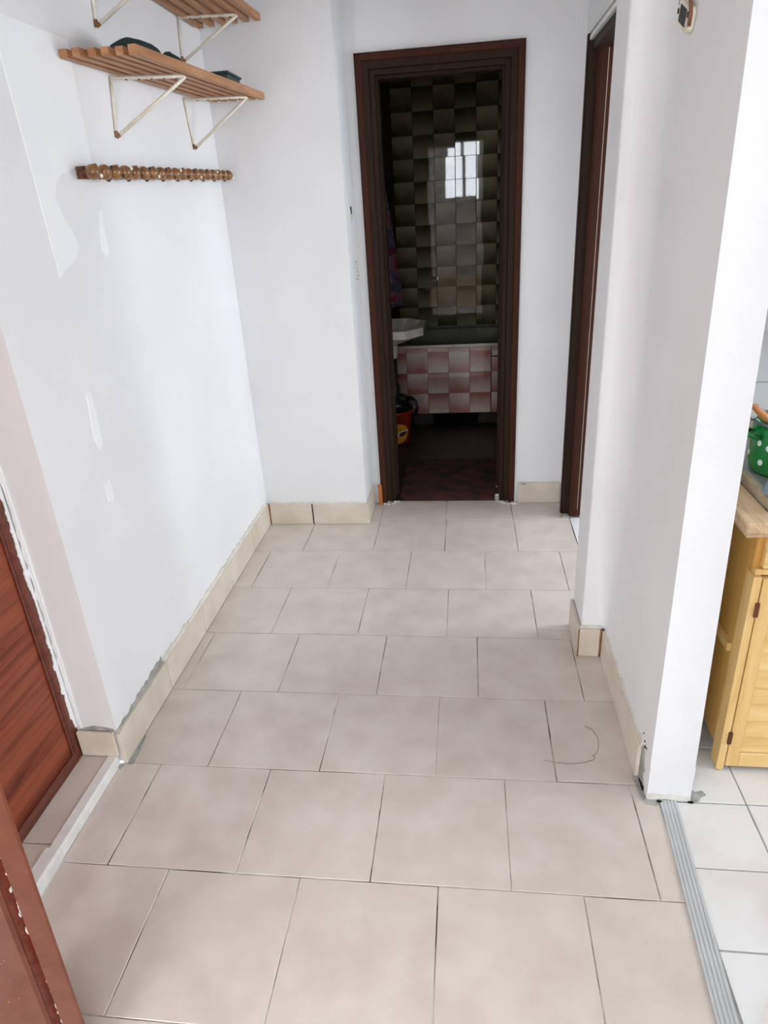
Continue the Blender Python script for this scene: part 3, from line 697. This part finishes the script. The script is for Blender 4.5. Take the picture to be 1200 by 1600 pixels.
for i in range(m_ + 1):
    ph = PI * i / m_
    for k in range(n_):
        a = 2 * PI * k / n_; r_ = .128 * (1 + .05 * math.sin(3 * a + i * .7) + .03 * math.sin(7 * a - i))
        V.append((-.462 + r_ * math.sin(ph) * math.cos(a) * 1.0, 1.25 + r_ * math.sin(ph) * math.sin(a), .258 - .058 * math.cos(ph) * (1 + .12 * math.sin(4 * a))))
F = [[i * n_ + k, i * n_ + (k + 1) % n_, (i + 1) * n_ + (k + 1) % n_, (i + 1) * n_ + k] for i in range(m_) for k in range(n_)]
bm_.add(V, F, True); bm_.build('bag_body', BAG, bag)
MB().tube([(-.375, 1.20, .295), (-.345, 1.18, .312), (-.318, 1.17, .29), (-.308, 1.17, .25), (-.318, 1.18, .21), (-.34, 1.20, .19)], [.012, .011, .010, .010, .011, .012], 8).build('bag_handle', BAG, bag)

# towel hanging from a hook on the left wall
tw = thing('towel', (-.55, 1.32, .90), 'pink, red and blue patterned towel hanging at the left bathroom wall', 'towel')
V = []; n_, m_ = 40, 30
for i in range(m_ + 1):
    t_ = i / m_; zz = 1.83 - t_ * .965; spread = .03 + .125 * t_ ** .8; thick = .018 + .012 * t_
    for k in range(n_):
        a = 2 * PI * k / n_
        cx = -.545 + spread * .52; fold = 1 + .22 * math.sin(5 * a + 1.2 * t_) + .1 * math.sin(9 * a)
        V.append((max(-.567, cx + spread * .55 * math.cos(a) * (1 + .05 * math.sin(9 * a + 3 * t_))), 1.32 + (.03 + .075 * t_) * math.sin(a) * fold, zz + .012 * math.cos(a + 1) * t_))
F = [[i * n_ + k, i * n_ + (k + 1) % n_, (i + 1) * n_ + (k + 1) % n_, (i + 1) * n_ + k] for i in range(m_) for k in range(n_)] + [list(range(n_)), list(range(m_ * n_, (m_ + 1) * n_))]
MB().add(V, F, True).build('towel_cloth', TOWEL, tw)
MB().tube([(-.569, 1.32, 1.86), (-.545, 1.32, 1.85), (-.528, 1.32, 1.858), (-.525, 1.32, 1.88)], .006, 8).build('hook', STEELG, tw)
# rug
rg = MB(); P = []
for (cx, cy, a0) in ((.12, .31, 270), (.12, .80, 0), (-.29, .80, 90), (-.29, .31, 180)):
    for k in range(5):
        a = math.radians(a0 + k * 22.5); P.append((cx + .06 * math.cos(a), cy + .06 * math.sin(a)))
rg.prism(P, 'z', -.0038, .006)
tag(rg.build('rug', MATRED, None, (-.09, .5, -.004)), 'dark red rug just inside the bathroom door', 'rug')

# ================================================================ wall shelves
def bracket(par, A, B, C_, zarm):
    """A wall top, B front corner, C_ wall bottom"""
    A, B, C_ = Vector(A), Vector(B), Vector(C_)
    def near(p, q, d): return p + (q - p).normalized() * d
    path = [A, near(B, A, .016), near(B, A, .006) + Vector((0, 0, -.0015)), near(B, C_, .006) + Vector((.001, 0, 0)), near(B, C_, .016), C_]
    o = MB().tube([path[0], path[1], path[2], path[3], path[4], near(C_, B, .012)], .0052, 8).build('bracket', WIRE, par)
    MB().tube([near(C_, B, .012), C_], [.0056, .0050], 8).build('rusty_end', RUST, o)
    MB().tube([A, near(C_, A, .016)], .0045, 8).build('wall_rod', WIRE, o)
    MB().tube([near(C_, A, .016), C_], .005, 8).build('rusty_end', RUST, o)
    for k in range(1, 6):
        p = A + (B - A) * (k / 6.0 + .03)
        MB().lathe([(.0005, -.0065), (.0035, -.0062), (.0035, 0), (.0005, 0)], (p.x, p.y, p.z), 8).build('screw', HINGE, o)
    return o
def shelf(label, near_back, near_front, far_back, far_front, brs, stag, n=6, dz=.0):
    c = ((near_back[0] + near_front[0]) / 2, (near_front[1] + far_front[1]) / 2, near_back[2] - .18)
    t = thing('wall_shelf', c, label, 'shelf', 'slatted wooden shelves on the left wall')
    nb, nf, fb, ff = map(Vector, (near_back, near_front, far_back, far_front))
    for i in range(n):
        k = i / (n - 1)
        A = nb.lerp(nf, k); B = fb.lerp(ff, k)
        A.y += stag[i % len(stag)]; B.y += stag[(i + 2) % len(stag)] * .6
        s_ = MB().bar(A, B, .0205, .019 if i < n - 1 else .023).build('slat', SHELFW, t)
    for b_ in brs: bracket(t, *b_, 0)
    return t
shelf('lower slatted wooden shelf with the caps and green box on it', (-.987, -1.150, 1.852), (-.818, -1.120, 1.853), (-.962, -.085, 1.870), (-.778, -.055, 1.872),
      [((-.998, -.885, 1.836), (-.806, -.795, 1.839), (-.998, -.920, 1.684)), ((-.998, -.322, 1.846), (-.792, -.215, 1.852), (-.998, -.292, 1.690))], (0.0, -.006, .004, .0, .005, .0))
shelf('upper slatted wooden shelf cut off by the top edge of the photo', (-.985, -1.165, 2.124), (-.80, -1.120, 2.126), (-.978, -.085, 2.112), (-.760, -.055, 2.126),
      [((-.998, -.885, 2.108), (-.806, -.795, 2.110), (-.998, -.911, 1.954)), ((-.998, -.255, 2.105), (-.792, -.215, 2.104), (-.998, -.277, 1.968))], (0.0, -.006, .004, .0, .005, .0))

# caps and box on the lower shelf
def cap(label, c, r, h, brim, yaw):
    t = thing('cap', c, label, 'cap', 'dark caps on the lower shelf')
    V = []; n_, m_ = 24, 7
    for i in range(m_ + 1):
        ph = (PI / 2) * i / m_
        for k in range(n_):
            a = 2 * PI * k / n_; rr_ = r * (1 + .06 * math.sin(3 * a + 1))
            V.append((c[0] + rr_ * math.cos(ph) * math.cos(a) * .62, c[1] + rr_ * math.cos(ph) * math.sin(a), c[2] + .004 + h * math.sin(ph) * (1 + .1 * math.sin(2 * a + 4 * ph))))
    F = [[i * n_ + k, i * n_ + (k + 1) % n_, (i + 1) * n_ + (k + 1) % n_, (i + 1) * n_ + k] for i in range(m_) for k in range(n_)] + [list(range(n_))]
    MB().add(V, F, True).build('crown', CLOTHG, t)
    P = []
    for k in range(13):
        a = yaw + math.radians(-62 + k * 124 / 12); P.append((c[0] + (r + brim) * math.cos(a) * .66, c[1] + (r + brim) * math.sin(a)))
    for k in range(12, -1, -1):
        a = yaw + math.radians(-62 + k * 124 / 12); P.append((c[0] + r * .8 * math.cos(a) * .62, c[1] + r * .8 * math.sin(a)))
    MB().prism(P, 'z', c[2], c[2] + .006).build('brim', CLOTHG, t)
    MB().ball((c[0], c[1], c[2] + .004 + h), .007, 8, 6, (1, 1, .6)).build('button', CLOTHG, t)
    return t
cap('dark green cap lying at the near end of the lower shelf', (-.885, -.945, 1.867), .100, .036, .035, PI * .5)
cap('small dark cap behind the front slat, mid lower shelf', (-.860, -.760, 1.868), .055, .034, .030, PI * .5)
gb = thing('storage_box', (-.835, -.38, 1.873), 'dark green plastic box lying on the far half of the lower shelf', 'box')
MB().prism([(-.865, 1.8745), (-.790, 1.8745), (-.784, 1.891), (-.786, 1.893), (-.871, 1.893)], 'y', -.452, -.315).build('box_body', GREENB, gb)
MB().box(-.876, -.778, -.464, -.308, 1.8932, 1.900, .002).build('box_lid', GREENB, gb)
MB().box(-.80, -.788, -.3148, -.300, 1.8745, 1.888, .002).build('latch', BLACKP, gb)

# ---- peg rack
pr = thing('peg_rack', (-.99, -.60, 1.575), 'wooden coat rack with a row of round turned knobs below the shelves', 'coat rack')
MB().bar((-.991, -1.19, 1.583), (-.991, -.062, 1.605), .016, .030).build('rail', RAIL, pr)
NK = 19
for i in range(NK):
    k = i / (NK - 1); y = -1.185 + k * 1.118; z = 1.583 + .0215 * k
    kb = MB().ball((-.956, y, z), .021, 12, 8, (.9, .98, .92)).build('knob', KNOB, pr)
    MB().lathe([(.008, -.035), (.008, -.01), (.012, -.002)], (-.956 , y, z), 8, 'x').build('peg_stem', RAIL, kb)
    MB().lathe([(.0005, .0045), (.004, .0035), (.0055, 0)], (-.9376, y + .004, z + (.010 if i % 2 else -.010)), 8, 'x').build('screw_cap', BLACKP if i % 3 else WIRE, kb)
    if i < NK - 1:
        MB().ball((-.964, y + .031, z - .015 if i % 2 else z + .014), .008, 8, 6).build('spacer_bead', RAIL, pr)

# ---- small device with wires on the right partition
dv = thing('wall_thermometer', (.468, -1.30, 1.77), 'small ivory device with dark display hanging from wires high on the right wall', 'thermometer')
def dev(u, v):     # local: u along long axis (down toward camera), v across ; on wall plane
    a = Vector((0, -.80, -.335)); a = a.normalized(); b_ = Vector((0, -.42, .9)); b_ = (b_ - a * b_.dot(a)).normalized()
    return Vector((0, -1.338, 1.778)) + a * u * .62 + b_ * v * .78
def devpoly(pts, x0, x1, name, mat, par):
    P = [dev(u, v) for u, v in pts]
    return MB().prism([(p.y, p.z) for p in P], 'x', x0, x1).build(name, mat, par)
rp_ = []
for (cu, cv, a0) in ((.062, .010, 0), (-.062, .010, 90), (-.062, -.010, 180), (.062, -.010, 270)):
    for k in range(5):
        a = math.radians(a0 + k * 22.5); rp_.append((cu + .022 * math.cos(a), cv + .018 * math.sin(a)))
body = devpoly(rp_, .4675, .456, 'device_body', DEVW, dv)
devpoly([(-.044, -.019), (.042, -.019), (.042, .019), (-.044, .019)], .4562, .4552, 'display', SCREEN, body)
for (u, v) in ((-.064, .0), (.062, .012)):
    devpoly([(u + .009 * math.cos(k * PI / 4), v + .007 * math.sin(k * PI / 4)) for k in range(8)], .4562, .4548, 'button', SCREEN, body)
a_, b2_ = dev(-.075, .012), dev(-.055, .07)
MB().tube([(.458, a_.y, a_.z), (.458, (a_.y + b2_.y) / 2, (a_.z + b2_.z) / 2 + .006), (.462, b2_.y, b2_.z), (.4645, b2_.y - .01, b2_.z + .12)], .0028, 8).build('black_wire', BLACKP, dv)
c0 = dev(.086, -.008); c1 = dev(.090, .02); c2 = dev(.06, .034); c3 = dev(.0, .052)
MB().tube([(.458, c0.y, c0.z), (.456, c1.y, c1.z), (.458, c2.y, c2.z), (.460, c3.y, c3.z), (.462, b2_.y - .012, b2_.z + .02), (.464, b2_.y - .016, b2_.z + .12)], .0036, 8).build('brown_wire', BROWNW, dv)

# ================================================================ kitchen furniture
cx0, cy0 = .691, -1.600
cb = thing('base_cabinet', (1.0, -1.32, 0.0), 'yellow pine kitchen base cabinet with slatted door and drawer', 'cabinet')
side = MB().box(cx0, cx0 + .018, -1.575, -1.03, .06, .735).build('side_panel', PINES, cb)
MB().box(cx0 - .011, cx0 - .0002, -1.548, -1.03, .362, .386).build('side_rail', PINE, side)
MB().box(1.30, 1.318, -1.575, -1.03, .06, .735).build('side_panel', PINES, cb)
MB().box(cx0 + .018, 1.30, -1.05, -1.035, .06, .735).build('back_panel', PINES, cb)
MB().box(cx0 + .018, 1.30, -1.575, -1.05, .06, .078).build('bottom_panel', PINES, cb)
MB().prism([(cx0 - .002, .008), (cx0 + .010, .001), (cx0 + .017, .012), (cx0 + .017, .612), (cx0 - .002, .612)], 'y', cy0, cy0 + .045).build('corner_post', PINE, cb)
MB().box(1.30, 1.318, cy0, cy0 + .045, .001, .612).build('corner_post', PINE, cb)
MB().box(cx0 + .002, cx0 + .03, cy0 + .022, cy0 + .05, .612, .735).build('upper_post', PINES, cb)
MB().box(cx0 + .003, 1.30, cy0 + .010, cy0 + .03, .613, .628).build('rail', PINE, cb)
for (a, b_) in ((cx0 + .016, .99), (.996, 1.296)):
    dr = MB().box(a, b_, cy0 + .004, cy0 + .022, .632, .728, .002).build('drawer_front', PINEH, cb)
    MB().lathe([(.0005, -.028), (.014, -.026), (.016, -.018), (.007, -.010), (.007, 0)], ((a + b_) / 2, cy0 + .004, .68), 14, 'y').build('knob', PINE, dr)
def cab_door(a, b_):
    d = MB().box(a, a + .032, cy0 - .002, cy0 + .018, .018, .608, .002).build('door_stile', PINE, cb)
    MB().box(b_ - .032, b_, cy0 - .002, cy0 + .018, .018, .608, .002).build('door_stile', PINE, cb)
    MB().box(a + .032, b_ - .032, cy0 - .002, cy0 + .018, .018, .066, .002).build('door_rail', PINEH, cb)
    MB().box(a + .032, b_ - .032, cy0 - .002, cy0 + .018, .560, .608, .002).build('door_rail', PINEH, cb)
    z = .068; k = 0
    while z < .555:
        MB().prism([(cy0 + .002, z), (cy0 + .012, z + .0515), (cy0 + .018, z + .0515), (cy0 + .018, z)], 'x', a + .031, b_ - .031).build('door_slat', PINEH, cb); z += .0545
    return d
d_ = cab_door(cx0 + .020, .988); cab_door(.994, 1.296)
for zz in (.522, .118):
    hg = MB().box(cx0 + .012, cx0 + .0225, cy0 - .0055, cy0 - .0005, zz - .02, zz + .02, .001).build('hinge', HINGE, cb)
MB().lathe([(.0005, -.028), (.014, -.026), (.016, -.018), (.007, -.010), (.007, 0)], (.966, cy0 - .002, .40), 14, 'y').build('knob', PINE, d_)

wt = thing('worktop', (1.0, -1.34, .735), 'raw wooden plank worktop on the pine cabinet', 'worktop')
MB().box(.634, 1.34, -1.645, -1.606, .748, .776, .0025).build('front_plank', PLANK, wt)
MB().box(.634, .698, -1.604, -1.03, .748, .776, .0025).build('side_plank', PLANK, wt)
MB().box(.698, 1.34, -1.600, -1.03, .748, .768).build('board', PLANK, wt)
MB().box(.640, .660, -1.636, -1.05, .736, .7475).build('edge_batten', PLANK, wt)
MB().box(.660, 1.34, -1.634, -1.59, .736, .7475).build('edge_batten', PLANK, wt)
sk = thing('sink_top', (1.0, -1.24, .768), 'grey draining top with tan edge set on the plank worktop', 'sink top')
MB().box(.704, .7195, -1.600, -1.03, .7685, .7968, .001).build('tan_edge', CONCR, sk)
MB().box(.720, 1.34, -1.600, -1.03, .7685, .797, .003).build('grey_top', STEELG, sk)
MB().box(.704, 1.34, -1.0295, -1.012, .7685, .84, .003).build('upstand', CONCR, sk)

PC = (.808, -1.378, .7975)
pt = thing('enamel_pot', PC, 'green enamel pot with white dots on the kitchen worktop', 'pot')
MB().lathe([(.001, 0), (.074, 0), (.080, .006), (.085, .03), (.085, .112), (.082, .122), (.086, .128), (.083, .131), (.079, .124), (.080, .03), (.074, .008), (.001, .006)], PC, 40).build('pot_body', GREENP, pt)
MB().lathe([(.0845, .124), (.089, .127), (.089, .131), (.085, .133), (.081, .130), (.083, .126)], PC, 40).build('rim', GREYRIM, pt)
for sg in (-1, 1):
    MB().tube([(PC[0] + sg * .083, PC[1] - .03, PC[2] + .095), (PC[0] + sg * .108, PC[1] - .028, PC[2] + .104), (PC[0] + sg * .118, PC[1], PC[2] + .107), (PC[0] + sg * .108, PC[1] + .028, PC[2] + .104), (PC[0] + sg * .083, PC[1] + .03, PC[2] + .095)], .0065, 10).build('handle', GREENP, pt)
for k, (a, h) in enumerate([(-52, .075), (-26, .055), (0, .078), (26, .05), (52, .08), (80, .052), (110, .078), (140, .05), (170, .08), (200, .05), (230, .076), (262, .045), (290, .082), (-62, .035), (-14, .028), (14, .022), (40, .025)]):
    t_ = math.radians(a); n_ = Vector((math.sin(t_), -math.cos(t_), 0)); up_ = Vector((0, 0, 1)); sd = n_.cross(up_)
    V = []
    for q in range(12):
        b_ = 2 * PI * q / 12; du = .0065 * math.cos(b_); a2 = t_ + du / .085
        for lay in (.0852, .0862): V.append((PC[0] + lay * math.sin(a2), PC[1] - lay * math.cos(a2), PC[2] + h + .0075 * math.sin(b_)))
    F = [[2 * q for q in range(12)], [2 * q + 1 for q in range(12)]] + [[2 * q, 2 * ((q + 1) % 12), 2 * ((q + 1) % 12) + 1, 2 * q + 1] for q in range(12)]
    MB().add(V, F).build('dot', DOT, pt)
sp = thing('wooden_spoon', (PC[0], PC[1], PC[2] + .01), 'wooden spoon leaning out of the green pot', 'spoon')
MB().tube([(.850, -1.372, .845), (.800, -1.378, .885), (.757, -1.386, .922), (.728, -1.391, .948), (.706, -1.394, .968), (.700, -1.395, .974)], [.007, .008, .010, .0095, .007, .003], 10).build('spoon_handle', SPOON, sp)
MB().ball((.852, -1.371, .842), .016, 10, 8, (1, .8, .5)).build('spoon_bowl', SPOON, sp)
s2 = thing('ladle', (PC[0] - .02, PC[1], PC[2] + .01), 'white ladle with dark edge resting inside the green pot', 'ladle')
MB().lathe([(.001, -.006), (.010, -.005), (.016, .0), (.0175, .004), (.015, .002), (.009, -.003), (.001, -.004)], (.722, -1.362, .944), 20, 'y', True, .62, 1.15).build('ladle_bowl', SPOONW, s2)
MB().lathe([(.0155, -.001), (.018, -.0025), (.0185, .003), (.016, .004)], (.722, -1.362, .944), 20, 'y', True, .62, 1.15).build('ladle_edge', GREYRIM, s2)
MB().tube([(.728, -1.362, .928), (.755, -1.362, .90), (.80, -1.364, .84)], .003, 8).build('ladle_handle', SPOONW, s2)
jg = thing('plastic_bowl', (.765, -1.53, .7975), 'blue-grey rounded plastic bowl in front of the green pot', 'bowl')
MB().lathe([(.001, .062), (.020, .061), (.034, .055), (.046, .042), (.054, .022), (.057, .004), (.059, 0), (.054, 0), (.048, .020), (.03, .046), (.001, .054)], (.766, -1.530, .7975), 30).build('bowl_shell', GREYPL, jg)
MB().lathe([(.057, .0), (.062, .001), (.062, .005), (.057, .005)], (.766, -1.530, .7975), 30).build('bowl_rim', GREYPL, jg)
hd = thing('wall_cupboard', (1.1, -1.16, 1.08), 'plain white wall cupboard above the green pot, cut off by the right edge', 'cupboard')
MB().box(.80, 1.5, -1.30, -1.01, 1.10, 1.75, .002).build('carcass', UPVC, hd)
MB().box(.803, 1.148, -1.318, -1.301, 1.103, 1.747, .002).build('door', UPVC, hd)
MB().box(1.152, 1.497, -1.318, -1.301, 1.103, 1.747, .002).build('door', UPVC, hd)

# thread lying on a floor tile
pts = [(.228, -1.590), (.262, -1.598), (.300, -1.600), (.338, -1.594), (.366, -1.582), (.374, -1.570), (.366, -1.566), (.381, -1.553), (.391, -1.525), (.393, -1.492), (.382, -1.462), (.364, -1.445)]
tag(MB().tube([(x, y, .0012) for x, y in pts], .0006, 6).build('loose_thread', HAIR, None, (.32, -1.53, 0)), 'thin dark thread lying in a loop on a floor tile near the partition', 'thread')
